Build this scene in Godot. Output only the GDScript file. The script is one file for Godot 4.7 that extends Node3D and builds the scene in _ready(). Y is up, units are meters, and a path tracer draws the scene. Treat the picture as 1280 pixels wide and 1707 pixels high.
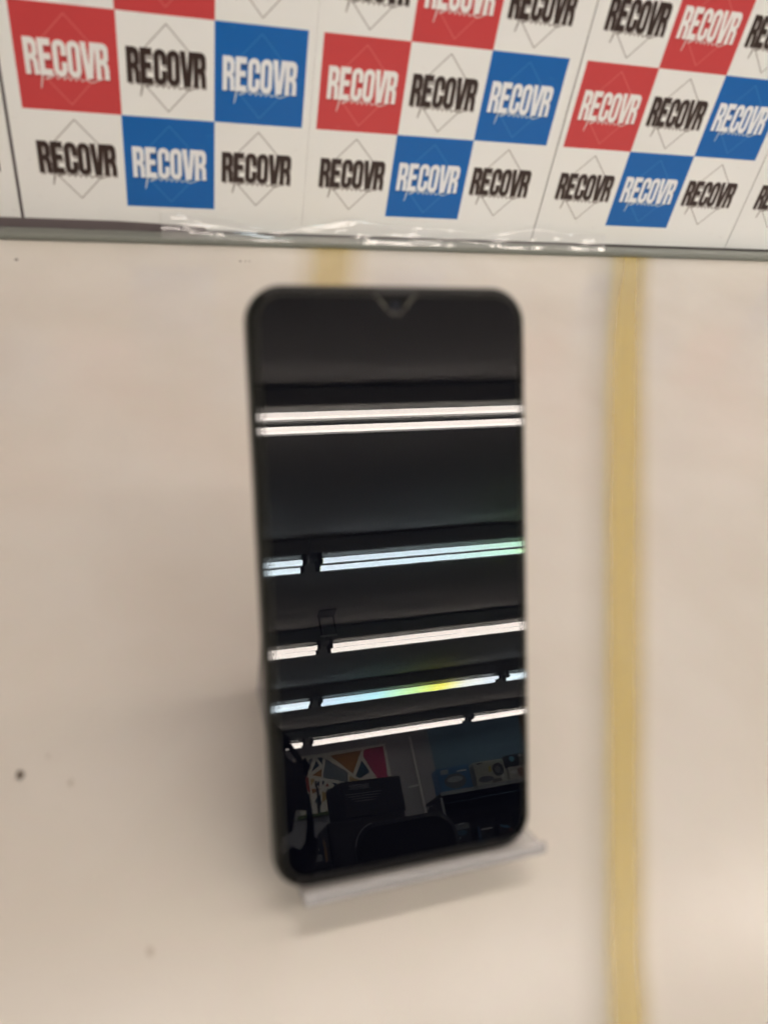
extends Node3D
# A phone on a clear acrylic stand on a pale counter, printed sheets behind it; the shop that its black glass mirrors stands behind the camera.

const WALL_Z := -0.4405          # face of the partition that carries the printed sheets
const TUBE_Y := 1.67             # height of the fluorescent tubes above the counter top
const FLOOR_Y := -0.95
const CEIL_Y := 1.80
const LEAN := 0.6386             # how far the phone leans back
const ROOM := [-1.75, 5.0, -2.6, 7.5]   # x0, x1, z0, z1
var rng := RandomNumberGenerator.new()
var M := {}
var used := {}

# ---------------------------------------------------------------- helpers
func lin(r: float, g: float, b: float) -> Color:
	return Color(r, g, b).linear_to_srgb()

func mat(called: String, c: Color, rough := 0.6, spec := 0.5, metal := 0.0) -> StandardMaterial3D:
	var m := StandardMaterial3D.new()
	m.resource_name = called; m.albedo_color = c; m.roughness = rough; m.metallic_specular = spec; m.metallic = metal
	return m

func tag(o: Node, label := "", category := "", group := "", kind := "") -> Node:
	if label: o.set_meta("label", label)
	if category: o.set_meta("category", category)
	if group: o.set_meta("group", group)
	if kind: o.set_meta("kind", kind)
	return o

func numbered(called: String) -> String:
	used[called] = used.get(called, -1) + 1
	return called if used[called] == 0 else "%s_%03d" % [called, used[called]]

func base(called: String, at := Vector3.ZERO) -> Node3D:
	var o := Node3D.new()
	o.name = numbered(called); o.position = at
	add_child(o)
	return o

func put(called: String, mesh: Mesh, m: Material, parent: Node = null, at := Vector3.ZERO) -> MeshInstance3D:
	var o := MeshInstance3D.new()
	o.mesh = mesh; o.material_override = m; o.position = at
	if parent == null:
		o.name = numbered(called); add_child(o)
	else:
		o.name = called; parent.add_child(o, true)
	return o

func box_mesh(s: Vector3) -> BoxMesh:
	var b := BoxMesh.new(); b.size = s
	return b

func quad(st: SurfaceTool, a: Vector3, b: Vector3, c: Vector3, d: Vector3) -> void:
	for v in [a, b, c, a, c, d]: st.add_vertex(v)

func begin(smooth := false) -> SurfaceTool:
	var st := SurfaceTool.new()
	st.begin(Mesh.PRIMITIVE_TRIANGLES)
	st.set_smooth_group(0 if smooth else -1)
	return st

func done(st: SurfaceTool) -> ArrayMesh:
	st.generate_normals()
	return st.commit()

# box with chamfered edges, centred
func soft_box(s: Vector3, c: float) -> ArrayMesh:
	var pts: PackedVector3Array = []
	var h := s / 2.0
	for sx in [-1.0, 1.0]:
		for sy in [-1.0, 1.0]:
			for sz in [-1.0, 1.0]:
				pts.append(Vector3(sx * (h.x - c), sy * (h.y - c), sz * h.z))
				pts.append(Vector3(sx * (h.x - c), sy * h.y, sz * (h.z - c)))
				pts.append(Vector3(sx * h.x, sy * (h.y - c), sz * (h.z - c)))
	var st := begin()
	var idx := func(x, y, z, k): return pts[((x * 2 + y) * 2 + z) * 3 + k]
	for z in 2:
		out_quad(st, [idx.call(0,0,z,0), idx.call(1,0,z,0), idx.call(1,1,z,0), idx.call(0,1,z,0)])
	for y in 2:
		out_quad(st, [idx.call(0,y,0,1), idx.call(1,y,0,1), idx.call(1,y,1,1), idx.call(0,y,1,1)])
	for x in 2:
		out_quad(st, [idx.call(x,0,0,2), idx.call(x,1,0,2), idx.call(x,1,1,2), idx.call(x,0,1,2)])
	for a in 2:
		for b in 2:
			out_quad(st, [idx.call(0,a,b,0), idx.call(1,a,b,0), idx.call(1,a,b,1), idx.call(0,a,b,1)])
			out_quad(st, [idx.call(a,0,b,0), idx.call(a,1,b,0), idx.call(a,1,b,2), idx.call(a,0,b,2)])
			out_quad(st, [idx.call(a,b,0,1), idx.call(a,b,1,1), idx.call(a,b,1,2), idx.call(a,b,0,2)])
			for z in 2:
				out_quad(st, [idx.call(a,b,z,0), idx.call(a,b,z,1), idx.call(a,b,z,2)])
	return done(st)

# a convex face round the origin, turned outward (Godot's front faces run clockwise)
func out_quad(st: SurfaceTool, p: Array) -> void:
	var n: Vector3 = (p[1] - p[0]).cross(p[2] - p[0])
	var mid := Vector3.ZERO
	for v in p: mid += v
	if n.dot(mid) > 0: p.reverse()
	for k in range(1, p.size() - 1):
		st.add_vertex(p[0]); st.add_vertex(p[k]); st.add_vertex(p[k + 1])

func box_between(called: String, a: Vector3, b: Vector3, m: Material, parent: Node = null, chamfer := 0.0) -> MeshInstance3D:
	var s := (b - a).abs()
	var mesh: Mesh = soft_box(s, chamfer) if chamfer > 0 else box_mesh(s)
	return put(called, mesh, m, parent, (a + b) / 2.0)

func tube(st: SurfaceTool, a: Vector3, b: Vector3, r: float, n := 16, caps := true) -> void:
	var d := (b - a).normalized()
	var u := d.cross(Vector3.UP if absf(d.y) < 0.9 else Vector3.RIGHT).normalized()
	var w := d.cross(u)
	for k in n:
		var p := u * cos(TAU * k / n) * r + w * sin(TAU * k / n) * r
		var q := u * cos(TAU * (k + 1) / n) * r + w * sin(TAU * (k + 1) / n) * r
		quad(st, a + p, a + q, b + q, b + p)
		if caps:
			for v in [a, a + q, a + p, b, b + p, b + q]: st.add_vertex(v)

# outline of a rounded rectangle in the xy plane, counter-clockwise, from y0 upward
func rounded(w: float, y0: float, y1: float, r: float, n := 10) -> PackedVector2Array:
	var out: PackedVector2Array = []
	for c in [[w / 2 - r, y1 - r, 0.0], [-w / 2 + r, y1 - r, PI / 2], [-w / 2 + r, y0 + r, PI], [w / 2 - r, y0 + r, PI * 1.5]]:
		for k in n + 1:
			var a: float = c[2] + PI / 2 * k / n
			out.append(Vector2(c[0] + cos(a) * r, c[1] + sin(a) * r))
	return out

# sheet through an outline at depth z, facing +z
func cap(st: SurfaceTool, o: PackedVector2Array, z: float, front := true) -> void:
	var t := Geometry2D.triangulate_polygon(o)
	for k in range(0, t.size(), 3):
		var p := [o[t[k]], o[t[k + 1]], o[t[k + 2]]]
		var ccw: bool = (p[1] - p[0]).cross(p[2] - p[0]) > 0
		if ccw == front: p.reverse()
		for v in p: st.add_vertex(Vector3(v.x, v.y, z))

# skin between two outlines of the same number of points
func skin(st: SurfaceTool, a: PackedVector2Array, za: float, b: PackedVector2Array, zb: float) -> void:
	var n := a.size()
	for k in n:
		var j := (k + 1) % n
		quad(st, Vector3(a[k].x, a[k].y, za), Vector3(b[k].x, b[k].y, zb), Vector3(b[j].x, b[j].y, zb), Vector3(a[j].x, a[j].y, za))

func prism(o: PackedVector2Array, z0: float, z1: float) -> ArrayMesh:
	var st := begin()
	var c := o
	if Geometry2D.is_polygon_clockwise(o) == false: pass
	cap(st, c, z1, true); cap(st, c, z0, false)
	var ccw := 0.0
	for k in c.size(): ccw += c[k].cross(c[(k + 1) % c.size()])
	if ccw > 0: skin(st, c, z1, c, z0)
	else:
		var r := c.duplicate(); r.reverse(); skin(st, r, z1, r, z0)
	return done(st)

# ---------------------------------------------------------------- drawing the print
func fill_poly(im: Image, loops: Array, c: Color, ox: float, oy: float, sx: float, sy: float) -> void:
	var lo := 1e9
	var hi := -1e9
	var segs := []
	for l in loops:
		for k in l.size():
			var a := Vector2(ox + l[k].x * sx, oy + l[k].y * sy)
			var q: Vector2 = l[(k + 1) % l.size()]
			var b := Vector2(ox + q.x * sx, oy + q.y * sy)
			segs.append([a, b]); lo = minf(lo, a.y); hi = maxf(hi, a.y)
	for y in range(maxi(0, int(lo)), mini(im.get_height(), int(hi) + 1)):
		var yc := y + 0.5
		var xs := []
		for s in segs:
			if (s[0].y <= yc) != (s[1].y <= yc):
				xs.append(s[0].x + (yc - s[0].y) / (s[1].y - s[0].y) * (s[1].x - s[0].x))
		xs.sort()
		for k in range(0, xs.size() - 1, 2):
			var x0 := int(round(xs[k]))
			var x1 := int(round(xs[k + 1]))
			if x1 > x0: im.fill_rect(Rect2i(x0, y, x1 - x0, 1), c)

func stroke(im: Image, pts: Array, w: float, c: Color, ox: float, oy: float, s: float) -> void:
	for k in pts.size() - 1:
		var a: Vector2 = pts[k]
		var b: Vector2 = pts[k + 1]
		var n := (b - a).orthogonal().normalized() * w / 2
		var e := (b - a).normalized() * w / 3
		fill_poly(im, [[a - e + n, b + e + n, b + e - n, a - e - n]], c, ox, oy, s, s)

func arc(cx: float, cy: float, rx: float, ry: float, a0: float, a1: float, n := 12) -> Array:
	var o := []
	for k in n + 1:
		var a := deg_to_rad(lerpf(a0, a1, float(k) / n))
		o.append(Vector2(cx + cos(a) * rx, cy + sin(a) * ry))
	return o

# heavy narrow capitals in a box 1 wide and 1 high, y down
func glyph(ch: String) -> Array:
	var t := 0.34
	match ch:
		"E":
			return [[Vector2(0, 0), Vector2(.92, 0), Vector2(.92, .19), Vector2(.42, .19), Vector2(.42, .39), Vector2(.86, .39), Vector2(.86, .57), Vector2(.42, .57), Vector2(.42, .81), Vector2(.94, .81), Vector2(.94, 1), Vector2(0, 1)]]
		"V":
			return [[Vector2(-.04, 0), Vector2(.39, 0), Vector2(.53, .62), Vector2(.66, 0), Vector2(1.08, 0), Vector2(.78, 1), Vector2(.26, 1)]]
		"O":
			return [arc(.5, .2, .5, .2, 180, 360) + arc(.5, .8, .5, .2, 0, 180), arc(.5, .22, .115, .055, 180, 360, 8) + arc(.5, .78, .115, .055, 0, 180, 8)]
		"C":
			return [arc(.5, .2, .5, .2, 180, 360) + [Vector2(1, .42), Vector2(.615, .42)] + arc(.5, .22, .115, .055, 360, 180, 8) + arc(.5, .78, .115, .055, 180, 0, 8) + [Vector2(.615, .60), Vector2(1, .60)] + arc(.5, .8, .5, .2, 0, 180)]
		_:
			return [[Vector2(0, 0), Vector2(.6, 0)] + arc(.58, .18, .40, .18, 270, 360, 8) + [Vector2(.98, .32)] + arc(.78, .38, .2, .13, 0, 80, 6) + [Vector2(.92, .56), Vector2(.98, .66), Vector2(1.0, 1), Vector2(.62, 1), Vector2(.6, .66), Vector2(.5, .6), Vector2(.4, .6), Vector2(.4, 1), Vector2(0, 1)],
				[Vector2(.4, .18), Vector2(.52, .18), Vector2(.6, .24), Vector2(.6, .38), Vector2(.52, .43), Vector2(.4, .43)]]

func word(im: Image, text: String, c: Color, x: float, y: float, w: float, h: float) -> void:
	var gap := w * 0.006
	var each := (w - gap * (text.length() - 1)) / text.length()
	for k in text.length():
		fill_poly(im, glyph(text[k]), c, x + k * (each + gap), y, each, h)

# one printed square, side s: tint 0 white, 1 red, 2 blue
func printed_cell(im: Image, x: float, y: float, s: float, tint: int) -> void:
	var ground: Color = [Color(.958, .957, .952), Color(.815, .275, .29), Color(.035, .40, .72)][tint]
	var ink: Color = [Color(.20, .135, .115), Color(.96, .95, .945), Color(.95, .955, .965)][tint]
	var thin: Color = [Color(.56, .53, .51), Color(.89, .48, .47), Color(.27, .54, .79)][tint]
	if tint > 0: im.fill_rect(Rect2i(int(x), int(y), int(s), int(s)), ground)
	var d := [Vector2(.5, .08), Vector2(.9, .5), Vector2(.5, .93), Vector2(.1, .5), Vector2(.5, .08)]
	stroke(im, d, .0085, thin, x, y, s)
	var soft: Color = ground.lerp([Color(.45, .42, .40), Color(.56, .16, .17), Color(.10, .22, .42)][tint], .5)
	word(im, "RECOVR", soft, x + s * .10, y + s * .365, s * .81, s * .315)
	# the handwritten word that runs under the capitals
	var pen: Color = [Color(.58, .55, .53), Color(.87, .80, .79), Color(.80, .82, .85)][tint]
	var hand := [Vector2(.205, .64), Vector2(.25, .60), Vector2(.235, .70), Vector2(.215, .775), Vector2(.235, .66), Vector2(.29, .605), Vector2(.315, .65), Vector2(.27, .685), Vector2(.33, .665), Vector2(.365, .625), Vector2(.385, .675),
		Vector2(.42, .655), Vector2(.45, .63), Vector2(.45, .68), Vector2(.49, .64), Vector2(.51, .68), Vector2(.545, .635), Vector2(.565, .68), Vector2(.60, .64), Vector2(.625, .68), Vector2(.68, .655), Vector2(.71, .63), Vector2(.68, .675), Vector2(.73, .685), Vector2(.80, .655), Vector2(.84, .64)]
	stroke(im, hand, .012, pen, x, y + s * .012, s)
	word(im, "RECOVR", ink, x + s * .085, y + s * .318, s * .82, s * .345)

# the whole sheet: three columns, four rows, from the bottom margin upward
func sheet_image(seed_: int) -> Image:
	var w := 1400
	var h := 1913
	var px := w / 0.1835
	var im := Image.create(w, h, false, Image.FORMAT_RGB8)
	im.fill(Color(.958, .957, .952))
	var rows := [[0, 2, 0], [1, 0, 2], [0, 1, 0], [2, 0, 1]]
	var s := 0.0546 * px
	for r in 4:
		for c in 3:
			printed_cell(im, 0.0112 * px + c * s * 0.995, h - (0.0168 + 0.0525) * px - r * s, s, rows[r][c])
	var g := RandomNumberGenerator.new()
	g.seed = seed_
	for k in 46:  # scuffs and grime of the laminate
		var a := Vector2(g.randf() * w, h - pow(g.randf(), 1.7) * h)
		var along := Vector2.from_angle(g.randfn(0, .35)) * g.randf_range(5, 46)
		var tone := Color(.60, .57, .54) if g.randf() < .55 else Color(.95, .945, .94)
		var bit := Image.create(int(absf(along.x)) + 4, int(absf(along.y)) + 3, false, Image.FORMAT_RGBA8)
		for i in 40:
			var q := i / 40.0
			var at := Vector2(1, 1 if along.y > 0 else int(absf(along.y)) + 1) + along * q
			bit.set_pixel(clampi(int(absf(at.x)), 0, bit.get_width() - 1), clampi(int(at.y), 0, bit.get_height() - 1), Color(tone, g.randf_range(.10, .5)))
		im.convert(Image.FORMAT_RGBA8)
		im.blend_rect(bit, Rect2i(0, 0, bit.get_width(), bit.get_height()), Vector2i(a))
	im.convert(Image.FORMAT_RGB8)
	im.resize(700, 957, Image.INTERPOLATE_BILINEAR)
	return im

func noise_tex(size: int, freq: float, a: Color, b: Color, seed_: int, octaves := 4) -> NoiseTexture2D:
	var n := FastNoiseLite.new()
	n.seed = seed_; n.frequency = freq; n.fractal_octaves = octaves
	var t := NoiseTexture2D.new()
	t.width = size; t.height = size; t.seamless = true; t.noise = n
	var r := Gradient.new()
	r.set_color(0, a); r.set_color(1, b)
	t.color_ramp = r
	return t

# ---------------------------------------------------------------- scene
func _ready() -> void:
	rng.seed = 7
	# camera: a hand-held phone camera, focused on what the black glass mirrors
	var cam := Camera3D.new()
	cam.name = "camera"
	var yaw := 0.3901
	var pitch := 0.7281
	var roll := -0.1977
	var fwd := Vector3(cos(pitch) * sin(yaw), -sin(pitch), -cos(pitch) * cos(yaw))
	var right := Vector3(cos(yaw), 0, sin(yaw))
	var down := fwd.cross(right)
	var r2 := right * cos(roll) + down * sin(roll)
	var d2 := -right * sin(roll) + down * cos(roll)
	cam.transform = Transform3D(Basis(r2, -d2, -fwd), Vector3(-0.0649, 0.2392, 0.0860))
	var lens := CameraAttributesPhysical.new()
	lens.frustum_focal_length = 18.556
	lens.frustum_focus_distance = 3.2
	lens.frustum_near = 0.02
	lens.frustum_far = 60.0
	lens.exposure_aperture = 18.556 / 2.7
	cam.attributes = lens
	cam.current = true
	add_child(cam)
	# surroundings: a closed, lamp-lit shop
	var env := Environment.new()
	env.background_mode = Environment.BG_COLOR
	env.background_color = Color.BLACK
	env.tonemap_mode = Environment.TONE_MAPPER_LINEAR
	env.tonemap_exposure = 0.97
	env.sdfgi_enabled = true; env.ssao_enabled = true; env.ssil_enabled = true
	var we := WorldEnvironment.new()
	we.name = "environment"; we.environment = env
	add_child(we)
	materials()
	lamps()
	setting()
	counter_and_sheets()
	phone()
	stand()
	shop()
	photographer()

func materials() -> void:
	M.ceiling = mat("ceiling paint", lin(.48, .47, .455), .9)
	M.floor = mat("floor tile", lin(.30, .28, .26), .5)
	M.wall = mat("wall paint", lin(.36, .35, .37), .9)
	M.shopwall = mat("shop wall paint", lin(.62, .60, .56), .9)
	M.blue_wall = mat("blue wall paint", lin(.16, .27, .36), .9)
	M.brown_wall = mat("wood panel", lin(.22, .12, .05), .7)
	M.white_metal = mat("white enamel", lin(.72, .71, .68), .35)
	M.housing = mat("grey lamp housing", lin(.22, .22, .21), .5)
	M.dark_metal = mat("dark lamp holder", lin(.02, .02, .02), .5)
	M.counter = mat("pale counter laminate", Color.WHITE, .21, .5)
	M.counter.albedo_texture = noise_tex(512, .006, lin(.65, .602, .53), lin(.70, .662, .60), 3)
	M.counter.uv1_triplanar = true
	M.counter.uv1_scale = Vector3(3.1, 3.1, 3.1)
	M.mauve = mat("mauve backing board", lin(.13, .105, .11), .6)
	M.rail = mat("grey green glass edge", lin(.215, .225, .20), .12)
	M.black_glass = mat("black glass", lin(.004, .004, .005), .02, .5)
	M.display = mat("dark display under film", lin(.002, .0024, .005), .0, .2)
	M.film = mat("clear film", Color(1, 1, 1, 0.0), 0.0, .5)
	M.film.transparency = BaseMaterial3D.TRANSPARENCY_ALPHA
	M.film_edge = mat("film edge", lin(.05, .052, .042), .35)
	M.notch_edge = mat("notch edge", lin(.55, .53, .45), .35)
	M.body = mat("dark green black polymer", lin(.004, .008, .003), .38)
	M.metal_dark = mat("dark buttons", lin(.02, .02, .02), .3)
	M.acrylic = mat("clear acrylic", Color(.97, .965, .97, .26), .05, .5)
	M.acrylic.refraction_enabled = true
	M.acrylic.refraction_scale = .049
	M.black = mat("black plastic", lin(.010, .010, .013), .45)
	M.black_card = mat("black card", lin(.012, .012, .017), .5)
	M.grey_print = mat("grey print", lin(.30, .30, .32), .6)
	M.white_card = mat("white card", lin(.68, .66, .60), .5)

func glow(c: Color, energy: float) -> StandardMaterial3D:
	var m := mat("glowing tube", Color(.9, .9, .9), .4)
	m.emission_enabled = true
	m.emission = c
	m.emission_energy_multiplier = energy
	return m

# ---- rows of twin fluorescent tubes under the ceiling, end to end along x
func lamps() -> void:
	var warm := lin(1.0, .91, .835)
	var cool := lin(.80, .93, 1.0)
	var warm_glow := glow(lin(1.0, .89, .805), 19.5)
	# the cool rows: rainbow tints of the phone glass, painted into the tube glow
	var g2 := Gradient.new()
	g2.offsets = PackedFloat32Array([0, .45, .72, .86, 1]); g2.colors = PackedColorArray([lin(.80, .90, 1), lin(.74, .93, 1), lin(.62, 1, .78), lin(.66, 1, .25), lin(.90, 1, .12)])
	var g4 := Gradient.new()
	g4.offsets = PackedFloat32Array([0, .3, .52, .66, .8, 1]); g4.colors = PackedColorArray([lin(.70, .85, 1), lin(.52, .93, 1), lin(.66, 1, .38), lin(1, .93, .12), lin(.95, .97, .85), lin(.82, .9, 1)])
	var screen_tints := []
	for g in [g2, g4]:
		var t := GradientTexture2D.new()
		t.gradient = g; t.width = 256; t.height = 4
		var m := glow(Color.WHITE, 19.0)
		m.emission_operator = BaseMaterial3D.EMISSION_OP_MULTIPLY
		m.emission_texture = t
		screen_tints.append(m)
	var cool_glow := glow(cool, 19.0)
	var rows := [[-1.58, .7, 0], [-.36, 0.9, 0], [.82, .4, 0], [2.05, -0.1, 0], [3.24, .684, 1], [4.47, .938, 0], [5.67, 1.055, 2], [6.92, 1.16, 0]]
	var length := 1.494
	var pitch := 1.556
	for r in rows:
		var n0 := int(floor((ROOM[0] + .15 - r[1]) / pitch)) + 1
		for k in range(n0, 4):
			var x0: float = r[1] + k * pitch + .031
			if x0 + length > ROOM[1] - .05 or x0 < ROOM[0] + .05: continue
			if r[0] < 1.0 and x0 > 2.6: continue
			var on := Vector3(x0 + length / 2, TUBE_Y, r[0])
			var f := base("ceiling_lamp", on)
			var tone := "cool white with painted screen tint" if r[2] else "warm white"
			var which: String = {6.92: "row next to the mural wall", 5.67: "second row out from the mural wall", 4.47: "third row out from the mural wall", 3.24: "fourth row out from the mural wall", 2.05: "fifth row out from the mural wall", .82: "row above the person", -.36: "row above the counter", -1.58: "row beyond the partition"}[r[0]]
			tag(f, "twin tube ceiling lamp glowing %s in the %s" % [tone, which], "ceiling lamp", "tube lamps in the %s" % which)
			put("housing", soft_box(Vector3(length + .05, .085, .11), .006), M.housing, f, Vector3(0, .0765, 0))
			for side in [-1, 1]:
				var at := Vector3(0, 0, side * .043)
				var st := begin(true)
				var n := 14
				for i in n:
					var a := TAU * i / n
					var b := TAU * (i + 1) / n
					var p := Vector3(0, cos(a), sin(a)) * .013
					var q := Vector3(0, cos(b), sin(b)) * .013
					var l := Vector3(length / 2 - .02, 0, 0)
					for v in [[-l + p, 0], [-l + q, 0], [l + q, 1], [-l + p, 0], [l + q, 1], [l + p, 1]]:
						st.set_uv(Vector2(v[1], .5)); st.add_vertex(v[0])
				var m: Material = warm_glow
				if r[2] == 1: m = screen_tints[0] if k == 0 else cool_glow
				if r[2] == 2: m = screen_tints[1] if k == 0 else cool_glow
				var t := put("tube_lamp", done(st), m, f, at)
				for e in [-1, 1]:
					put("lamp_holder", soft_box(Vector3(.022, .052, .03), .003), M.dark_metal, t, Vector3(e * (length / 2 - .009), .016, 0))
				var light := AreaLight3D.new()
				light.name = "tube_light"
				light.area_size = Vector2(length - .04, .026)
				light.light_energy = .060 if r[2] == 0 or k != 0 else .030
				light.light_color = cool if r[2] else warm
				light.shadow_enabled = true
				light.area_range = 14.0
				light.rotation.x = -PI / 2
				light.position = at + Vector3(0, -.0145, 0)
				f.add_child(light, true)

func setting() -> void:
	var x0: float = ROOM[0]
	var x1: float = ROOM[1]
	var z0: float = ROOM[2]
	var z1: float = ROOM[3]
	var t := .12
	tag(box_between("floor", Vector3(x0 - t, FLOOR_Y - t, z0 - t), Vector3(x1 + t, FLOOR_Y, z1 + t), M.floor), "", "", "", "structure")
	tag(box_between("ceiling", Vector3(x0 - t, CEIL_Y, z0 - t), Vector3(x1 + t, CEIL_Y + t, z1 + t), M.ceiling), "", "", "", "structure")
	tag(box_between("wall_rear", Vector3(x0 - t, FLOOR_Y, z1), Vector3(x1 + t, CEIL_Y, z1 + t), M.wall), "", "", "", "structure")
	tag(box_between("wall_front", Vector3(x0 - t, FLOOR_Y, z0 - t), Vector3(x1 + t, CEIL_Y, z0), M.shopwall), "", "", "", "structure")
	tag(box_between("wall_side", Vector3(x0 - t, FLOOR_Y, z0), Vector3(x0, CEIL_Y, z1), M.shopwall), "", "", "", "structure")
	tag(box_between("wall_side", Vector3(x1, FLOOR_Y, z0), Vector3(x1 + t, CEIL_Y, z1), M.shopwall), "", "", "", "structure")

func counter_and_sheets() -> void:
	# the counter top and the cabinet that carries it
	var c := base("counter", Vector3(0, FLOOR_Y, -.1))
	tag(c, "pale beige counter under the black phone", "counter")
	put("counter_top", soft_box(Vector3(2.4, .04, .72), .004), M.counter, c, Vector3(0, .93, -.02))
	put("cabinet", soft_box(Vector3(2.3, .905, .6), .004), M.shopwall, c, Vector3(0, .4555, -.05))
	# specks of dirt on the laminate
	var dirt := mat("dirt", lin(.10, .075, .055), .8)
	var faint := mat("faint stain", lin(.50, .45, .38), .6)
	for s in [[-.1311, -.4033, .0011, 0], [.0035, -.4079, .0008, 0], [.0068, -.4079, .0006, 0], [.0095, -.4082, .0006, 0], [-.1082, -.0561, .0013, 0], [-.0936, -.051, .0009, 1], [-.0725, .003, .0011, 1], [.0422, -.0223, .0007, 1], [-.1005, -.0615, .0006, 1]]:
		var st := begin(true)
		var ring := []
		for k in 12:
			var rad: float = s[2] * rng.randf_range(.7, 1.25)
			ring.append(Vector3(cos(TAU * k / 12) * rad, 0, sin(TAU * k / 12) * rad * 1.3))
		for k in 12:
			for v in [Vector3(0, .00025, 0), ring[k], ring[(k + 1) % 12]]: st.add_vertex(v)
		put("speck", done(st), faint if s[3] else dirt, c, Vector3(s[0], .9502, s[1] + .1))
	# yellowed tape under a worn clear coat: it runs askew across the counter
	tape_strip("yellowed_tape", [[.2755, -.4392, .3395, -.4392], [.2236, -.3444, .2835, -.3450], [.1795, -.2596, .2339, -.2576], [.1402, -.1758, .1854, -.1720], [.1048, -.1005, .1421, -.0956], [.0790, -.0454, .1107, -.0402], [.0593, -.0035, .0868, .0018], [.0438, .0296, .0682, .0347], [.0200, .0800, .0440, .0870]],
		[[0.0, 0.1, 0.0], [.12, 0.1, .05], [.26, 0.1, .15], [.34, .45, .24], [.43, .88, .40], [.54, 1.0, .54], [.70, 1.0, .54], [.80, .95, .37], [.90, .9, .14], [1.0, .9, 0.0]], 11, "long yellowed tape strip running askew across the counter to its front")
	tape_strip("yellowed_tape", [[.0440, -.4392, .1020, -.4392], [.0330, -.3851, .0850, -.3851], [.0230, -.3300, .0700, -.3300]],
		[[0.0, .8, 0.0], [.16, .8, .14], [.38, 1.0, .42], [.62, 1.0, .42], [.84, .9, .14], [1.0, .9, 0.0]], 12, "short yellowed tape piece between the sheets and the phone top")
	# partition with its printed sheets
	var p := base("partition", Vector3(0, 0, WALL_Z - .02))
	tag(p, "mauve backing partition standing behind the counter", "partition")
	box_between("board", Vector3(-1.2, -.1, -.02), Vector3(1.2, 1.0, .0192), M.mauve, p)
	var rail := put("glass_edge", soft_box(Vector3(2.4, .0044, .011), .0012), M.rail, p, Vector3(0, .0024, .0258))
	rail.name = "glass_edge"
	var mats := []
	for k in 3:
		var m := mat("laminated print", Color.WHITE, .32, .45)
		m.albedo_texture = ImageTexture.create_from_image(sheet_image(40 + k))
		mats.append(m)
	var cuts := [[-.4800, -.3028, -.4710], [-.3020, -.1290, -.2945], [-.1272, .0490, -.1190], [.0492, .2250, .0536], [.2258, .4010, .2300], [.4018, .5770, .4062]]
	for tier in 3:
		for k in cuts.size():
			if tier > 0 and k == 0: continue
			var w: float = cuts[k][1] - cuts[k][0]
			var h := .2508
			var u0: float = (cuts[k][0] - cuts[k][2] + .0112) / .1835
			var u1: float = (cuts[k][1] - cuts[k][2] + .0112) / .1835
			var st := begin()
			for v in [[0, 0], [1, 1], [1, 0], [0, 0], [0, 1], [1, 1]]:
				st.set_uv(Vector2(lerpf(u0, u1, v[0]), 1 - v[1])); st.add_vertex(Vector3(v[0] * w, v[1] * h, .0006))
			for e in [[Vector2(0, 0), Vector2(w, 0)], [Vector2(w, 0), Vector2(w, h)], [Vector2(w, h), Vector2(0, h)], [Vector2(0, h), Vector2(0, 0)]]:
				var a: Vector2 = e[0]
				var b: Vector2 = e[1]
				for v in [Vector3(a.x, a.y, .0006), Vector3(b.x, b.y, 0), Vector3(a.x, a.y, 0), Vector3(a.x, a.y, .0006), Vector3(b.x, b.y, .0006), Vector3(b.x, b.y, 0)]:
					st.set_uv(Vector2(.005, .995)); st.add_vertex(v)
			var o := put("printed_sheet", done(st), mats[(k * 2 + tier) % 3], null, Vector3(cuts[k][0], .0060 + tier * .2520, WALL_Z + .0002))
			var where := "in the bottom row of the partition" if tier == 0 else "above the bottom row of sheets"
			var told: String = ["", "left of a wide dark seam", "right of a wide dark seam", "straight behind the phone", "behind the long yellowed tape", "right of the one behind the long tape"][k] if tier == 0 else ""
			if tier > 0: told = "%s tier, over the one %s" % [["", "second", "third"][tier], ["", "left of the dark seam", "right of the dark seam", "behind the phone", "behind the long tape", "beyond the tape"][k]]
			tag(o, ("checked white sheet, %s" if tier else "white sheet with red and blue checks, %s") % told if told else "white laminated sheet with red and blue checks %s" % where, "printed sheet", "printed sheets %s" % where)
	# added dark strip, stands for a gap baring the backing, cut at a slant
	var dark := base("gap_strip", Vector3(0, 0, WALL_Z + .0012))
	tag(dark, "added dark mauve strip for the gap at the foot of the sheets, end cut slanting", "tape")
	put("strip", prism(PackedVector2Array([Vector2(-.60, .0046), Vector2(-.0125, .0046), Vector2(-.018, .0090), Vector2(-.07, .0106), Vector2(-.60, .0110)]), 0, .0004), mat("dark gap strip", lin(.155, .125, .13), .3), dark)
	# crumpled clear packing tape over the joint between sheets and glass edge
	clear_tape(-.045, .285, "crumpled clear packing tape over the foot of the sheets")

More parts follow.
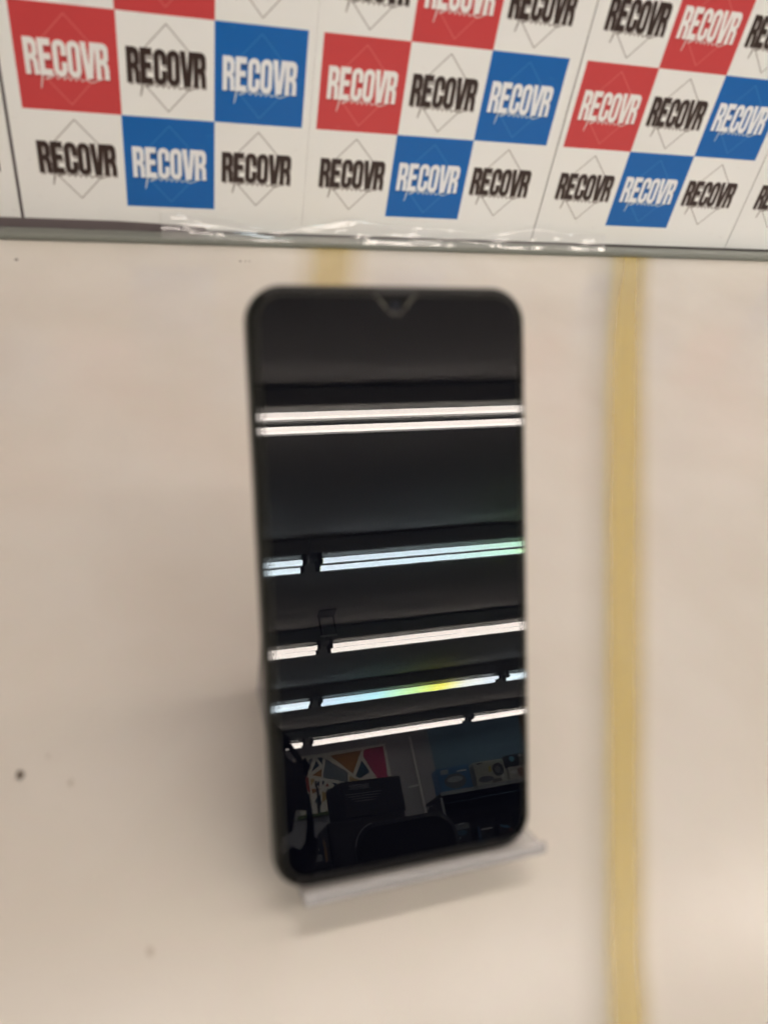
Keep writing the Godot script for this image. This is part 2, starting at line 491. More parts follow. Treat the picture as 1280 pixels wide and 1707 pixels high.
# edges: left x, z and right x, z along the strip; bands: place across, greyish 0 to yellow 1, strength of the dye
func tape_strip(called: String, edges: Array, bands: Array, seed_: int, label: String) -> void:
	var n := 128
	var h := 512
	var im := Image.create(n, h, false, Image.FORMAT_RGBA8)
	var noise := FastNoiseLite.new()
	noise.seed = seed_; noise.frequency = .02
	for j in h:
		for i in n:
			var u := (i + .5) / n + .012 * noise.get_noise_2d(j * .5, 40.0)
			var k := 0
			while k < bands.size() - 2 and u > bands[k + 1][0]: k += 1
			var t := clampf((u - bands[k][0]) / (bands[k + 1][0] - bands[k][0]), 0, 1)
			var c := Color(.66, .66, .63).lerp(Color(.87, .765, .40), lerpf(bands[k][1], bands[k + 1][1], t))
			var a := lerpf(bands[k][2], bands[k + 1][2], t) * (1.0 + .16 * noise.get_noise_2d(i * .5, j * .25))
			im.set_pixel(i, j, Color(c.r, c.g, c.b, clampf(a, 0, 1)))
	var m := mat("yellowed adhesive", Color.WHITE, .26, .5)
	m.albedo_texture = ImageTexture.create_from_image(im)
	m.transparency = BaseMaterial3D.TRANSPARENCY_ALPHA
	m.texture_repeat = false
	var st := begin(true)
	for k in edges.size() - 1:
		var a: Array = edges[k]
		var b: Array = edges[k + 1]
		for q in 12:  # fine steps keep the dye straight across each piece
			var t0 := q / 12.0
			var t1 := (q + 1) / 12.0
			var l0 := Vector3(lerpf(a[0], b[0], t0), .0005, lerpf(a[1], b[1], t0))
			var r0 := Vector3(lerpf(a[2], b[2], t0), .0005, lerpf(a[3], b[3], t0))
			var l1 := Vector3(lerpf(a[0], b[0], t1), .0005, lerpf(a[1], b[1], t1))
			var r1 := Vector3(lerpf(a[2], b[2], t1), .0005, lerpf(a[3], b[3], t1))
			var v0 := (k + t0) / (edges.size() - 1)
			var v1 := (k + t1) / (edges.size() - 1)
			for v in [[l0, 0.0, v0], [r0, 1.0, v0], [r1, 1.0, v1], [l0, 0.0, v0], [r1, 1.0, v1], [l1, 0.0, v1]]:
				st.set_uv(Vector2(v[1], v[2])); st.add_vertex(v[0])
	tag(put(called, done(st), m), label, "tape")

func clear_tape(x0: float, x1: float, label: String) -> void:
	var noise := FastNoiseLite.new()
	noise.seed = 5; noise.frequency = 1.0; noise.fractal_octaves = 2
	# folded lengthwise into narrow flat facets, each twisting a little along the strip
	var nx := 240
	var st := SurfaceTool.new()
	st.begin(Mesh.PRIMITIVE_TRIANGLES)
	var tilts := [57.5, 41.0, 29.5, 38.5, 28.0, 36.5, 22.0]
	var column := func(i: int) -> Array:
		var x := lerpf(x0, x1, float(i) / nx)
		var out := [Vector3(x, .0048, .0122)]
		for k in tilts.size():
			var p: Vector3 = out[-1]
			var tilt := deg_to_rad(tilts[k] + 8.0 * noise.get_noise_2d(x * 8.0, k * 9.7))
			var dy := maxf(.0005, .00145 + .0016 * noise.get_noise_2d(x * 14.0 + 50.0, k * 7.3))
			out.append(Vector3(x, p.y + dy, p.z - tan(tilt) * dy))
		return out
	for i in nx:
		var a: Array = column.call(i)
		var b: Array = column.call(i + 1)
		for k in tilts.size():
			st.set_smooth_group(k + 1)
			for v in [a[k], b[k + 1], b[k], a[k], a[k + 1], b[k + 1]]: st.add_vertex(v)
	var m := mat("clear packing tape", Color(.95, .94, .93, .10), .07, .6)
	m.transparency = BaseMaterial3D.TRANSPARENCY_ALPHA
	tag(put("packing_tape", done(st), m, null, Vector3(0, 0, WALL_Z)), label, "tape")

# ---- the phone: local x across, y up its face, z out of its face
func phone_frame() -> Basis:
	var up := Vector3(0, cos(LEAN), -sin(LEAN))
	return Basis(Vector3.RIGHT, up, Vector3.RIGHT.cross(up))

func phone() -> void:
	var w := .0778
	var h := .1650
	var t := .0091
	var o := base("phone", Vector3(.0006, .012, 0))
	o.basis = phone_frame()
	tag(o, "black phone with mirror-like dark screen leaning on clear stand", "phone")
	var rad := .0098
	var ring := func(inset: float) -> PackedVector2Array: return rounded(w - 2 * inset, inset, h - inset, rad - inset, 12)
	var st := begin(true)
	var prof := [[.0013, -.0004], [.0006, -.0010], [.00015, -.0020], [0.0, -.0034], [0.0, -.0056], [.0004, -.0074], [.0014, -.0086], [.0030, -t]]
	for k in prof.size() - 1:
		skin(st, ring.call(prof[k][0]), prof[k][1], ring.call(prof[k + 1][0]), prof[k + 1][1])
	cap(st, ring.call(.0030), -t, false)
	put("body", done(st), M.body, o)
	# front glass, its rim rounded off
	st = begin(true)
	skin(st, ring.call(.0018), 0.0, ring.call(.00135), -.00018)
	skin(st, ring.call(.00135), -.00018, ring.call(.0011), -.0007)
	var g := put("front_glass", done(st), M.black_glass, o)
	st = begin()
	cap(st, ring.call(.0018), 0.0)
	put("glass_face", done(st), M.black_glass, g)
	# clear film with a notch cut out for the camera; the dark display shows through it
	var outline := film_outline(w, h, .0030)
	st = begin()
	cap(st, outline, .00006)
	put("display", done(st), M.display, o)
	st = begin()
	cap(st, outline, .00034)
	var film := put("screen_film", done(st), M.film, o)
	st = begin()
	skin(st, outline, .00034, film_outline(w, h, .0027), .00002)
	put("film_edge", done(st), M.film_edge, film)
	st = begin()
	var a := film_outline(w, h, .0030)
	var b := film_outline(w, h, .0022)
	for k in range(14, 24): quad(st, Vector3(a[k].x, a[k].y, .00040), Vector3(b[k].x, b[k].y, .00030), Vector3(b[k + 1].x, b[k + 1].y, .00030), Vector3(a[k + 1].x, a[k + 1].y, .00040))
	put("notch_edge", done(st), M.notch_edge, film)
	# front camera in the notch and the earpiece slit
	st = begin(true)
	for k in 20:
		for v in [Vector3(0, 0, .0001), Vector3(cos(TAU * (k + 1) / 20) * .0016, sin(TAU * (k + 1) / 20) * .0016, .00006), Vector3(cos(TAU * k / 20) * .0016, sin(TAU * k / 20) * .0016, .00006)]: st.add_vertex(v)
	put("front_camera", done(st), mat("camera glass", lin(.012, .014, .022), .08), o, Vector3(.0005, h - .0056, .0001))
	put("earpiece", soft_box(Vector3(.011, .0007, .0003), .0001), M.metal_dark, o, Vector3(.0005, h - .0021, .0001))
	# side buttons on the right edge
	put("volume_button", soft_box(Vector3(.0012, .019, .0022), .0004), M.metal_dark, o, Vector3(w / 2 + .0001, .118, -.0045))
	put("power_button", soft_box(Vector3(.0012, .011, .0022), .0004), M.metal_dark, o, Vector3(w / 2 + .0001, .094, -.0045))

func film_outline(w: float, h: float, inset: float) -> PackedVector2Array:
	var top := h - inset
	var out: PackedVector2Array = []
	var r := rounded(w - 2 * inset, inset + .0012, top, .0082 - inset * .5, 12)
	# the rounded outline starts with the corner at the right; the notch goes between the two top corners
	for k in 13: out.append(r[k])
	var d := .0030 - inset
	var cx := .0005
	for q in [[.0064 + d, 0.0], [.0052 + d, -.0003], [.0043 + d, -.0010], [.0034 + d, -.0022], [.0025 + d, -.0035], [.0013 + d * .6, -.0046 - d * .5], [0.0, -.0050 - d], [-.0013 - d * .6, -.0046 - d * .5], [-.0025 - d, -.0035], [-.0034 - d, -.0022], [-.0043 - d, -.0010], [-.0052 - d, -.0003], [-.0064 - d, 0.0]]:
		out.append(Vector2(cx + q[0], top + q[1]))
	for k in range(13, r.size()): out.append(r[k])
	return out

# ---- bent clear acrylic: lip, ledge, back plate, rear leg and foot
func stand() -> void:
	var o := base("phone_stand", Vector3(.0055, 0, 0))
	o.rotation.y = .015
	tag(o, "clear acrylic stand holding the black phone by its lower edge", "stand")
	var w := .074
	var f := phone_frame()
	var foot := Vector3(0, .012, 0)
	var at := func(y: float, z: float) -> Vector3: return foot + f.y * y + f.z * z
	var sheet := func(called: String, a: Vector3, b: Vector3, n: Vector3, thick: float, wide: float) -> void:
		var d := (b - a)
		var m := put(called, soft_box(Vector3(wide, d.length(), thick), thick * .22), M.acrylic, o)
		var y := d.normalized()
		m.transform = Transform3D(Basis(Vector3.RIGHT, y, Vector3.RIGHT.cross(y)), (a + b) / 2 + n * thick / 2)
	sheet.call("ledge", at.call(-.0017, -.0117), at.call(-.0017, .0024), f.y, .0016, w)
	sheet.call("front_lip", at.call(-.0017, .0025), at.call(.0017, .0025), f.z, .0016, w)
	sheet.call("back_plate", at.call(-.0002, -.0125), at.call(.098, -.0125), f.z, .0028, w)
	var top: Vector3 = at.call(.0982, -.0126)
	sheet.call("rear_leg", Vector3(0, .0032, top.z - .006), top + Vector3(0, -.002, -.003), Vector3(0, 0, -1), .0028, w)
	sheet.call("foot_plate", Vector3(0, .0001, top.z - .0085), Vector3(0, .0001, -.008), Vector3(0, 1, 0), .0028, w)

# ---- what the black glass mirrors at the far end of the shop
func shop() -> void:
	var z: float = ROOM[3]
	# coloured wall fields and a conduit
	var field := put("wall_panel", soft_box(Vector3(1.0, 2.0, .02), .003), M.blue_wall, null, Vector3(2.98, .79, z - .0105))
	tag(field, "dull blue wall panel behind the upper shelf", "wall panel")
	tag(put("wall_panel", soft_box(Vector3(1.2, 2.0, .02), .003), M.brown_wall, null, Vector3(4.1, .79, z - .0105)), "dark brown wooden wall panel beside the blue one", "wall panel")
	var pipe := base("conduit", Vector3(2.28, 1.0, z - .03))
	tag(pipe, "thin pale conduit running up the grey wall with a side branch", "conduit")
	var st := begin(true)
	tube(st, Vector3(0, -.4, 0), Vector3(0, .72, 0), .011, 10); put("riser", done(st), M.white_metal, pipe)
	st = begin(true)
	tube(st, Vector3(-.12, .245, 0), Vector3(-.012, .25, 0), .008, 10); put("branch", done(st), M.white_metal, pipe)
	# mural of coloured shards on a white board
	var mu := base("mural", Vector3(1.5, 1.16, z - .025))
	tag(mu, "white mural board with coloured triangular shards on the rear wall", "mural")
	put("board", soft_box(Vector3(.92, .535, .02), .002), M.white_card, mu, Vector3(.055, .262, .0))
	var shards := {
		"crimson": [lin(.42, .05, .12), [[1.799, 1.663], [1.99, 1.665], [1.97, 1.2], [1.839, 1.442], [1.772, 1.607]]], "brown": [lin(.38, .17, .04), [[1.455, 1.655], [1.766, 1.658], [1.644, 1.453]], [[1.355, 1.547], [1.338, 1.472], [1.252, 1.5]], [[1.223, 1.38], [1.315, 1.365], [1.23, 1.332]]],
		"teal": [lin(.015, .06, .10), [[1.754, 1.564], [1.808, 1.442], [1.706, 1.399], [1.665, 1.425]], [[1.326, 1.65], [1.382, 1.651], [1.362, 1.59]], [[1.312, 1.628], [1.335, 1.58], [1.252, 1.534]], [[1.313, 1.442], [1.305, 1.396], [1.261, 1.403]], [[1.336, 1.434], [1.365, 1.424], [1.333, 1.386]], [[1.422, 1.406], [1.536, 1.363], [1.476, 1.339]], [[1.302, 1.315], [1.3, 1.217], [1.233, 1.256]], [[1.18, 1.53], [1.2, 1.515], [1.172, 1.505]]],
		"slate": [lin(.16, .19, .21), [[1.405, 1.633], [1.597, 1.475], [1.58, 1.38], [1.351, 1.465]], [[1.24, 1.649], [1.281, 1.652], [1.236, 1.561]], [[1.364, 1.357], [1.417, 1.349], [1.388, 1.296]]],
		"ochre": [lin(.50, .34, .12), [[1.17, 1.65], [1.222, 1.661], [1.21, 1.555], [1.178, 1.541]], [[1.232, 1.47], [1.281, 1.462], [1.227, 1.408]], [[1.322, 1.345], [1.402, 1.289], [1.31, 1.243]], [[1.605, 1.435], [1.694, 1.386], [1.595, 1.378]]],
		"red": [lin(.36, .07, .05), [[1.176, 1.498], [1.215, 1.487], [1.211, 1.335], [1.186, 1.367]], [[1.382, 1.407], [1.402, 1.375], [1.363, 1.382]]]}
	for key in shards:
		var m := mat("%s paint" % key, shards[key][0], .7)
		for s in shards[key].slice(1):
			var poly: PackedVector2Array = []
			for q in s: poly.append(Vector2(q[0] - 1.5, q[1] - 1.16))
			put("shard", prism(poly, -.014, -.0102), m, mu)
	put("green_ledge", soft_box(Vector3(1.0, .03, .06), .004), mat("green ledge", lin(.10, .15, .04), .6), mu, Vector3(.06, -.022, -.005))
	shelving()
	# big dark things in front of the mural
	var cab := base("cabinet", Vector3(.86, FLOOR_Y, 3.98))
	tag(cab, "tall black cabinet below the black appliance box", "cabinet")
	put("carcass", soft_box(Vector3(.40, 1.50, .34), .006), M.black, cab, Vector3(0, .75, 0))
	for k in 2: put("door", soft_box(Vector3(.19, 1.42, .016), .004), M.black_card, cab, Vector3(-.098 + .196 * k, .75, -.179))
	for k in 2: put("handle", soft_box(Vector3(.008, .16, .014), .003), M.grey_print, cab, Vector3(-.016 + .032 * k, .85, -.194))
	var bx := base("appliance_box", Vector3(.90, .552, 3.93))
	bx.rotation.y = -.22
	tag(bx, "black appliance box with grey lettering standing on the black cabinet", "box")
	put("carton", soft_box(Vector3(.34, .175, .2), .003), M.black_card, bx, Vector3(0, .0885, 0))
	var tm := TextMesh.new()
	var font := SystemFont.new()
	font.font_names = PackedStringArray(["Droid Sans"]); font.font_weight = 700
	tm.font = font; tm.text = "IMETEC"; tm.font_size = 32; tm.pixel_size = .0010; tm.depth = .0006
	var tx := put("lettering", tm, M.grey_print, bx, Vector3(-.07, .145, -.1003))
	tx.rotation.y = PI
	for k in 4: put("print_line", box_mesh(Vector3(.20 - .03 * k, .003, .0006)), M.grey_print, bx, Vector3(-.05, .112 - .012 * k, -.1003))
	# rounded dark seat back nearer by
	var ch := base("office_chair", Vector3(.915, FLOOR_Y, 3.35))
	tag(ch, "black office chair with rounded back standing before the cabinet", "chair")
	var outline := rounded(.46, .78, 1.405, .10, 10)
	st = begin(true)
	var inner := rounded(.42, .80, 1.385, .085, 10)
	skin(st, inner, .03, outline, .015); skin(st, outline, .015, outline, -.015); skin(st, outline, -.015, inner, -.03)
	cap(st, inner, .03, true); cap(st, inner, -.03, false)
	put("backrest", done(st), M.black, ch)
	st = begin(true)
	for k in range(12, 20):
		tube(st, Vector3(outline[k].x, outline[k].y, -.016), Vector3(outline[k + 1].x, outline[k + 1].y, -.016), .0035, 8)
	put("edge_highlight", done(st), M.grey_print, ch)  # pale strip added as a painted highlight along the rounded corner
	put("seat", soft_box(Vector3(.46, .09, .5), .02), M.black, ch, Vector3(0, .50, .24))
	st = begin(true); tube(st, Vector3(0, .06, .24), Vector3(0, .46, .24), .03, 14); put("column", done(st), M.black, ch)
	put("back_strut", soft_box(Vector3(.07, .42, .03), .006), M.black, ch, Vector3(0, .66, .03))
	for k in 5:
		st = begin(true)
		var a := TAU * k / 5
		tube(st, Vector3(0, .08, .24), Vector3(cos(a) * .28, .06, .24 + sin(a) * .28), .018, 10)
		var leg := put("leg", done(st), M.black, ch)
		var wheel := SphereMesh.new(); wheel.radius = .028; wheel.height = .056
		put("caster", wheel, M.black, leg, Vector3(cos(a) * .28, .029, .24 + sin(a) * .28))
	# low table with packs left of it
	var tb := base("display_table", Vector3(.48, FLOOR_Y, 3.95))
	tag(tb, "low black display table beside the black cabinet", "table")
	put("table_top", soft_box(Vector3(.33, .03, .4), .005), M.black, tb, Vector3(0, 1.31, 0))
	for sx in [-1, 1]:
		for sz in [-1, 1]: put("leg", soft_box(Vector3(.03, 1.29, .03), .003), M.black, tb, Vector3(sx * .145, .648, sz * .18))
	var pk := base("gadget_pack", Vector3(.583, .3755, 3.80))
	tag(pk, "dark blue gadget pack with white label on the low table", "pack")
	put("carton", soft_box(Vector3(.08, .108, .05), .002), mat("dark blue card", lin(.02, .035, .06), .5), pk, Vector3(0, .054, 0))
	put("label", box_mesh(Vector3(.036, .008, .0008)), M.white_card, pk, Vector3(.0, .062, -.0256))
	put("window", box_mesh(Vector3(.06, .03, .0008)), M.grey_print, pk, Vector3(-.002, .024, -.0256))
	var bk := put("wooden_slat", soft_box(Vector3(.012, .105, .12), .002), mat("bare wood", lin(.40, .25, .10), .6), null, Vector3(.634, .428, 3.86))
	tag(bk, "upright bare wooden slat beside the dark blue pack", "slat")
	# small black bracket hung beside a lamp row
	var br := base("ceiling_bracket", Vector3(.93, TUBE_Y, 4.24))
	tag(br, "small black wire bracket hanging beside a warm lamp row", "bracket")
	put("plate", soft_box(Vector3(.11, .012, .10), .003), M.black, br, Vector3(0, .124, -.06))
	for s in [-1, 1]: put("arm", soft_box(Vector3(.010, .12, .012), .002), M.black, br, Vector3(s * .045, .058, -.02))
	put("crossbar", soft_box(Vector3(.10, .010, .012), .002), M.white_metal, br, Vector3(0, -.007, -.02))

func shelving() -> void:
	var o := base("shelf_unit", Vector3(2.02, FLOOR_Y, 4.72))
	tag(o, "grey metal shelf unit stocked with boxes below the blue wall panel", "shelving")
	var steel := mat("grey shelf metal", lin(.40, .40, .42), .4)
	var dark := mat("dark back panel", lin(.03, .03, .035), .6)
	for x in [-.505, .505]:
		put("side_panel", soft_box(Vector3(.012, 1.62, .30), .002), dark, o, Vector3(x, .81, .02))
	put("back_panel", soft_box(Vector3(.996, 1.634, .012), .002), dark, o, Vector3(0, .818, .165))
	for y in [1.325, 1.655]:
		var s := put("shelf", soft_box(Vector3(1.03, .016, .34), .002), dark, o, Vector3(0, y - .009, 0))
		put("price_rail", soft_box(Vector3(1.03, .022, .006), .001), steel, s, Vector3(0, .002, -.1735))
	put("post", soft_box(Vector3(.014, 1.63, .014), .002), steel, o, Vector3(-.512, .815, -.16))
	# boxes on the top shelf
	var top := FLOOR_Y + 1.655
	var low := FLOOR_Y + 1.325
	var blue := carton(Vector3(1.63, top, 4.64), Vector3(.21, .148, .12), lin(.05, .20, .42), "blue headphone box with oval picture and white sticker on the top shelf")
	disc(blue, Vector2(.0, .060), Vector2(.070, .045), lin(.16, .17, .18), -.0606); disc(blue, Vector2(.0, .071), Vector2(.052, .018), lin(.42, .43, .44), -.0612)
	patch(blue, Vector2(.055, .115), Vector2(.065, .010), lin(.65, .66, .68)); patch(blue, Vector2(-.06, .122), Vector2(.05, .028), lin(.42, .43, .47))
	var white := carton(Vector3(1.868, top, 4.64), Vector3(.205, .148, .12), lin(.50, .49, .43), "cream appliance box with grey pictures on the top shelf")
	disc(white, Vector2(.055, .085), Vector2(.038, .040), lin(.10, .10, .10), -.0606); disc(white, Vector2(.052, .085), Vector2(.018, .020), lin(.25, .25, .26), -.0612)
	disc(white, Vector2(-.04, .040), Vector2(.050, .018), lin(.16, .17, .20), -.0606); patch(white, Vector2(.002, .096), Vector2(.022, .034), lin(.60, .47, .05))
	patch(white, Vector2(-.06, .136), Vector2(.04, .010), lin(.08, .08, .09)); patch(white, Vector2(.075, .045), Vector2(.02, .045), lin(.62, .62, .60)); patch(white, Vector2(.03, .022), Vector2(.06, .022), lin(.20, .19, .18))
	var small := carton(Vector3(2.055, top, 4.64), Vector3(.13, .086, .12), lin(.55, .50, .47), "low pale box with red picture on the top shelf")
	disc(small, Vector2(.02, .045), Vector2(.028, .030), lin(.28, .12, .09), -.0606); patch(small, Vector2(-.03, .052), Vector2(.045, .018), lin(.7, .69, .68))
	var camera := carton(Vector3(2.06, top + .0865, 4.645), Vector3(.135, .075, .11), lin(.012, .012, .014), "black camera box with light blue picture lying on the low pale box")
	disc(camera, Vector2(.032, .035), Vector2(.030, .030), lin(.03, .03, .03), -.0556); patch(camera, Vector2(.038, .062), Vector2(.034, .012), lin(.55, .54, .52), -.0562); disc(camera, Vector2(-.025, .050), Vector2(.020, .016), lin(.15, .42, .62), -.0556)
	# packs on the lower shelf
	var spec := [[1.60, .100, .145, lin(.014, .016, .020), "pack with grey header card on the lower shelf"], [1.742, .105, .108, lin(.012, .014, .018), "squat black pack with white label line on the lower shelf"], [1.882, .102, .094, lin(.020, .014, .016), "low dark pack with light blue flash on the lower shelf"], [2.02, .11, .17, lin(.014, .014, .02), "tall dark pack at the end of the lower shelf"]]
	for k in spec.size():
		var s: Array = spec[k]
		var p := carton(Vector3(s[0], low, 4.62), Vector3(s[1], s[2], .08), s[3], "black " + s[4] if k == 0 else s[4])
		if k == 0:
			patch(p, Vector2(0, .128), Vector2(.096, .034), lin(.22, .23, .24), -.0406); patch(p, Vector2(.0, .142), Vector2(.035, .007), lin(.6, .6, .6), -.0412)
			disc(p, Vector2(-.005, .092), Vector2(.034, .016), lin(.03, .13, .22), -.0406); disc(p, Vector2(-.025, .065), Vector2(.005, .005), lin(.6, .6, .6), -.0406); patch(p, Vector2(-.035, .015), Vector2(.007, .022), lin(.45, .45, .44), -.0406)
		elif k == 1:
			patch(p, Vector2(.012, .088), Vector2(.075, .010), lin(.5, .5, .5), -.0406); patch(p, Vector2(-.040, .058), Vector2(.018, .10), lin(.02, .09, .20), -.0406)
		elif k == 2:
			var f := patch(p, Vector2(-.01, .082), Vector2(.06, .014), lin(.10, .30, .48), -.0406); f.rotation.z = -.35
			patch(p, Vector2(.01, .012), Vector2(.07, .010), lin(.25, .25, .27), -.0406); patch(p, Vector2(.02, .058), Vector2(.02, .02), lin(.25, .10, .08), -.0406)
		else:
			patch(p, Vector2(.01, .148), Vector2(.045, .018), lin(.28, .28, .29), -.0406); disc(p, Vector2(0, .08), Vector2(.03, .03), lin(.03, .04, .06), -.0406)

func carton(at: Vector3, s: Vector3, c: Color, label: String) -> Node3D:
	var o := base("product_box", at + Vector3(0, .0005, 0))
	tag(o, label, "box", "boxes on the shelf unit")
	put("carton", soft_box(s, .0015), mat("printed card", c, .45), o, Vector3(0, s.y / 2, 0))
	return o

func patch(o: Node3D, at: Vector2, s: Vector2, c: Color, z := -.0606) -> MeshInstance3D:
	return put("printed_patch", box_mesh(Vector3(s.x, s.y, .0008)), mat("print", c, .5), o, Vector3(at.x, at.y, z))

func disc(o: Node3D, at: Vector2, r: Vector2, c: Color, z: float) -> void:
	var poly: PackedVector2Array = []
	for k in 24: poly.append(Vector2(at.x + cos(TAU * k / 24) * r.x, at.y + sin(TAU * k / 24) * r.y))
	put("printed_picture", prism(poly, z - .0004, z + .0004), mat("print", c, .5), o)

# ---- the person who holds the camera: mirrored as a dark outline in the lower corner of the glass
var bones := []
func bone(a: Vector3, b: Vector3, ra: float, rb: float) -> void:
	bones.append([a, b, ra, rb])

func field(p: Vector3, list: Array, k: float) -> float:
	var d := 1e3
	for s in list:
		var ab: Vector3 = s[1] - s[0]
		var t := clampf((p - s[0]).dot(ab) / maxf(ab.length_squared(), 1e-9), 0, 1)
		var e: float = p.distance_to(s[0] + ab * t) - lerpf(s[2], s[3], t)
		if e > d + k: continue
		var h := clampf(.5 + .5 * (d - e) / k, 0, 1)
		d = lerpf(d, e, h) - k * h * (1 - h)
	return d

# surface nets over the cells near the bones
func net(list: Array, cell: float, k: float) -> ArrayMesh:
	var near := {}
	for s in list:
		var n := int(s[0].distance_to(s[1]) / cell) + 1
		for i in n + 1:
			var c: Vector3 = s[0].lerp(s[1], float(i) / n) / cell
			var r: float = lerpf(s[2], s[3], float(i) / n) / cell + 2.0
			for x in range(int(floor(c.x - r)), int(ceil(c.x + r)) + 1):
				for y in range(int(floor(c.y - r)), int(ceil(c.y + r)) + 1):
					for z in range(int(floor(c.z - r)), int(ceil(c.z + r)) + 1):
						var q := Vector3i(x, y, z)
						if near.has(q): continue
						var e := c.distance_to(Vector3(x, y, z))
						if e < r and e > r - 5.5: near[q] = true
	var val := {}
	for q in near: val[q] = field(Vector3(q) * cell, list, k)
	var verts := {}
	var corner := [Vector3i(0,0,0), Vector3i(1,0,0), Vector3i(0,1,0), Vector3i(1,1,0), Vector3i(0,0,1), Vector3i(1,0,1), Vector3i(0,1,1), Vector3i(1,1,1)]
	var edges := [[0,1],[2,3],[4,5],[6,7],[0,2],[1,3],[4,6],[5,7],[0,4],[1,5],[2,6],[3,7]]
	for q in near:
		var v := []
		var ok := true
		for c in corner:
			if not val.has(q + c): ok = false; break
			v.append(val[q + c])
		if not ok: continue
		var sum := Vector3.ZERO
		var n := 0
		for e in edges:
			var a: float = v[e[0]]
			var b: float = v[e[1]]
			if (a < 0) != (b < 0):
				sum += (Vector3(q + corner[e[0]])).lerp(Vector3(q + corner[e[1]]), a / (a - b)); n += 1
		if n: verts[q] = sum / n * cell
	var st := begin(true)
	for q in near:
		for ax in 3:
			var u := Vector3i(); u[ax] = 1
			if not val.has(q + u): continue
			var a: float = val[q]
			var b: float = val[q + u]
			if (a < 0) == (b < 0): continue
			var s := Vector3i(); s[(ax + 1) % 3] = 1
			var t := Vector3i(); t[(ax + 2) % 3] = 1
			var f := [q, q - s, q - s - t, q - t]
			if not (verts.has(f[0]) and verts.has(f[1]) and verts.has(f[2]) and verts.has(f[3])): continue
			if a < 0: f.reverse()
			quad(st, verts[f[0]], verts[f[1]], verts[f[2]], verts[f[3]])
	return done(st)

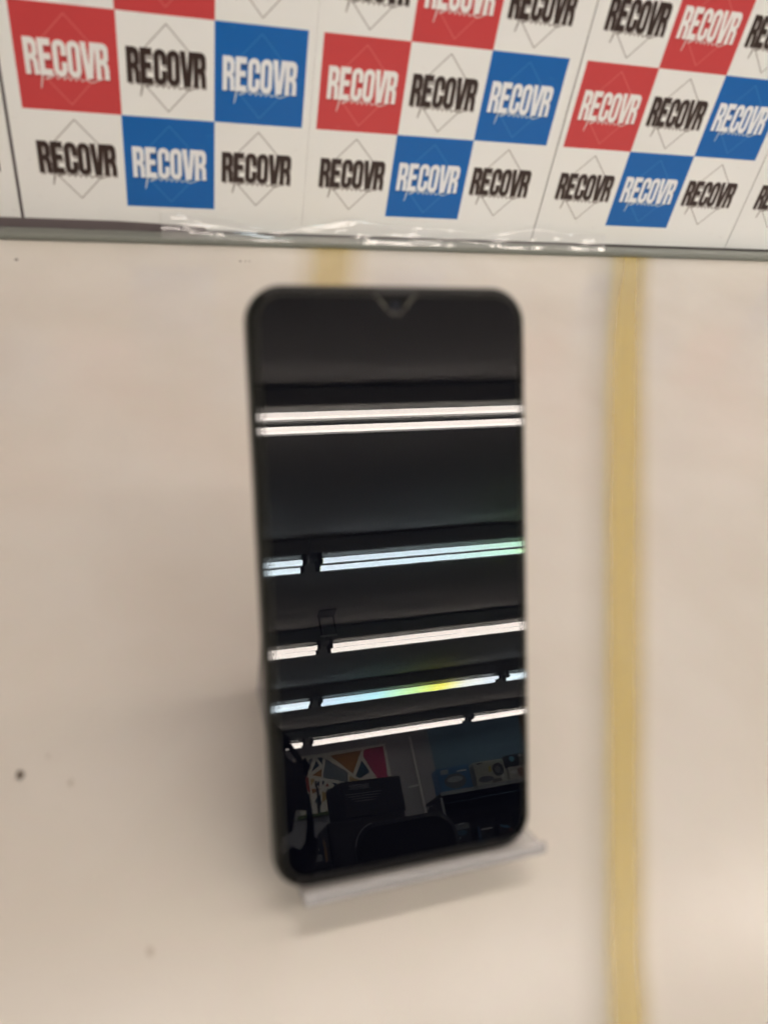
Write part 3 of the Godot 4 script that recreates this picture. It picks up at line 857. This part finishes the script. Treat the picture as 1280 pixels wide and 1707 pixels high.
func photographer() -> void:
	var at := Vector3(-.255, FLOOR_Y, .60)
	var o := base("person", at)
	tag(o, "person in dark jacket and trousers holding up a camera phone", "person")
	var V := func(x: float, y: float, z: float) -> Vector3: return Vector3(x, y - FLOOR_Y, z) - Vector3(at.x, 0, at.z)
	var hip := .90
	# skin: head and neck, hands; then the clothes as their own continuous meshes
	var jacket := []
	var cx := 0.0
	jacket.append([Vector3(-.06, 1.02, 0), Vector3(.06, 1.02, 0), .105, .105])
	jacket.append([Vector3(-.07, 1.20, .0), Vector3(.07, 1.20, .0), .110, .110])
	jacket.append([Vector3(-.09, 1.34, .0), Vector3(.09, 1.34, .0), .105, .105])
	jacket.append([Vector3(-.15, 1.41, .0), Vector3(.15, 1.41, .0), .068, .068])
	jacket.append([Vector3(0, 1.40, .0), Vector3(0, 1.50, -.005), .085, .062])
	var sh_r := Vector3(.178, 1.40, 0)
	var el_r: Vector3 = V.call(.002, .125, .53)
	var wr_r: Vector3 = V.call(-.066, .150, .235)
	var sh_l := Vector3(-.178, 1.40, 0)
	var el_l: Vector3 = V.call(-.48, .13, .50)
	var wr_l: Vector3 = V.call(-.20, .160, .235)
	for a in [[sh_r, el_r, wr_r], [sh_l, el_l, wr_l]]:
		jacket.append([a[0], a[1], .062, .050]); jacket.append([a[1], a[2], .050, .036])
	jacket.append([el_r, V.call(-.02, -.06, .55), .052, .060])  # loose side of the open jacket below the elbow
	put("jacket", net(jacket, .014, .05), mat("dark jacket cloth", lin(.011, .010, .012), .85), o)
	var legs := [[Vector3(-.07, .93, 0), Vector3(.07, .93, 0), .115, .115]]
	for s in [-1, 1]:
		legs.append([Vector3(s * .095, .88, 0), Vector3(s * .11, .50, -.01), .092, .062])
		legs.append([Vector3(s * .11, .50, -.01), Vector3(s * .12, .09, .02), .062, .046])
	put("trousers", net(legs, .018, .04), mat("dark trousers cloth", lin(.015, .016, .022), .9), o)
	for s in [-1, 1]:
		put("shoe", net([[Vector3(s * .12, .045, .04), Vector3(s * .13, .035, -.12), .044, .034], [Vector3(s * .12, .08, .03), Vector3(s * .12, .06, .0), .045, .044]], .012, .02), M.black, o)
	# head, face toward the phone on the counter
	var skin_m := mat("skin", lin(.42, .25, .17), .5)
	skin_m.subsurf_scatter_enabled = true
	skin_m.subsurf_scatter_strength = .1
	var hc := Vector3(0, 1.615, -.045)
	var head := [[Vector3(0, 1.47, 0), Vector3(0, 1.56, -.02), .055, .052], [hc + Vector3(0, .03, .02), hc + Vector3(0, .02, -.015), .080, .074], [hc + Vector3(0, -.05, -.045), hc + Vector3(0, -.075, -.055), .050, .034],
		[hc + Vector3(0, -.005, -.088), hc + Vector3(0, -.035, -.102), .010, .014], [hc + Vector3(-.018, -.066, -.086), hc + Vector3(.018, -.066, -.086), .008, .008], [hc + Vector3(-.045, .02, -.072), hc + Vector3(.045, .02, -.072), .014, .014]]
	for s in [-1, 1]: head.append([hc + Vector3(s * .076, .02, .02), hc + Vector3(s * .078, -.025, .015), .014, .011])
	put("head", net(head, .007, .018), skin_m, o)
	for s in [-1, 1]:
		var eye := SphereMesh.new(); eye.radius = .011; eye.height = .022
		var e := put("eye", eye, mat("eye white", lin(.7, .68, .65), .2), o, hc + Vector3(s * .031, .002, -.072))
		var iris := SphereMesh.new(); iris.radius = .005; iris.height = .01
		put("iris", iris, mat("iris", lin(.03, .02, .012), .2), e, Vector3(0, -.002, -.0072))
	var hair := [[hc + Vector3(0, .06, .03), hc + Vector3(0, .055, -.02), .082, .074], [hc + Vector3(-.03, .02, .065), hc + Vector3(.03, .02, .065), .056, .056], [hc + Vector3(-.05, .0, .04), hc + Vector3(-.055, -.06, .045), .042, .026], [hc + Vector3(.05, .0, .04), hc + Vector3(.055, -.06, .045), .042, .026]]
	put("hair", net(hair, .009, .02), mat("dark hair", lin(.012, .009, .007), .6), o)
	# hands holding the camera phone by its ends, five fingers each
	for s in [1, -1]:
		var w: Vector3 = wr_r if s == 1 else wr_l
		var side: float = s
		var grip: Vector3 = V.call(-.112 + side * .040, .178, .150)
		var hand := [[w, grip + Vector3(side * .012, -.012, .02), .024, .022], [grip + Vector3(side * .012, -.016, .02), grip + Vector3(side * .006, .018, .004), .017, .016], [grip + Vector3(side * .016, -.014, .012), grip + Vector3(side * .014, .016, .0), .014, .013]]
		for k in 4:  # fingers behind and along the side of the handset
			var len: float = [.9, 1.0, .95, .78][k]
			var root := grip + Vector3(side * .012, .020 - .013 * k, -.008)
			var mid := root + Vector3(side * .006, .002, -.022) * len
			var tip := mid + Vector3(-side * .016, .001, -.012) * len
			hand.append([root, mid, .0085, .0078]); hand.append([mid, tip, .0078, .0068])
		var th := grip + Vector3(side * .004, .012, .018)
		hand.append([grip + Vector3(side * .012, -.010, .022), th + Vector3(0, .006, .008), .0105, .0092]); hand.append([th + Vector3(0, .006, .008), th + Vector3(-side * .016, .018, .006), .0090, .0078])
		put("hand", net(hand, .004, .006), skin_m, o)
	var ph := base("camera_phone", Vector3(-.112, .186, .150))
	ph.basis = Basis(Vector3.RIGHT, .72)
	tag(ph, "dark handset held up by the person in the jacket", "phone")
	put("body", soft_box(Vector3(.074, .10, .008), .002), M.body, ph)
	put("screen", box_mesh(Vector3(.068, .094, .0006)), M.black_glass, ph, Vector3(0, 0, .0044))
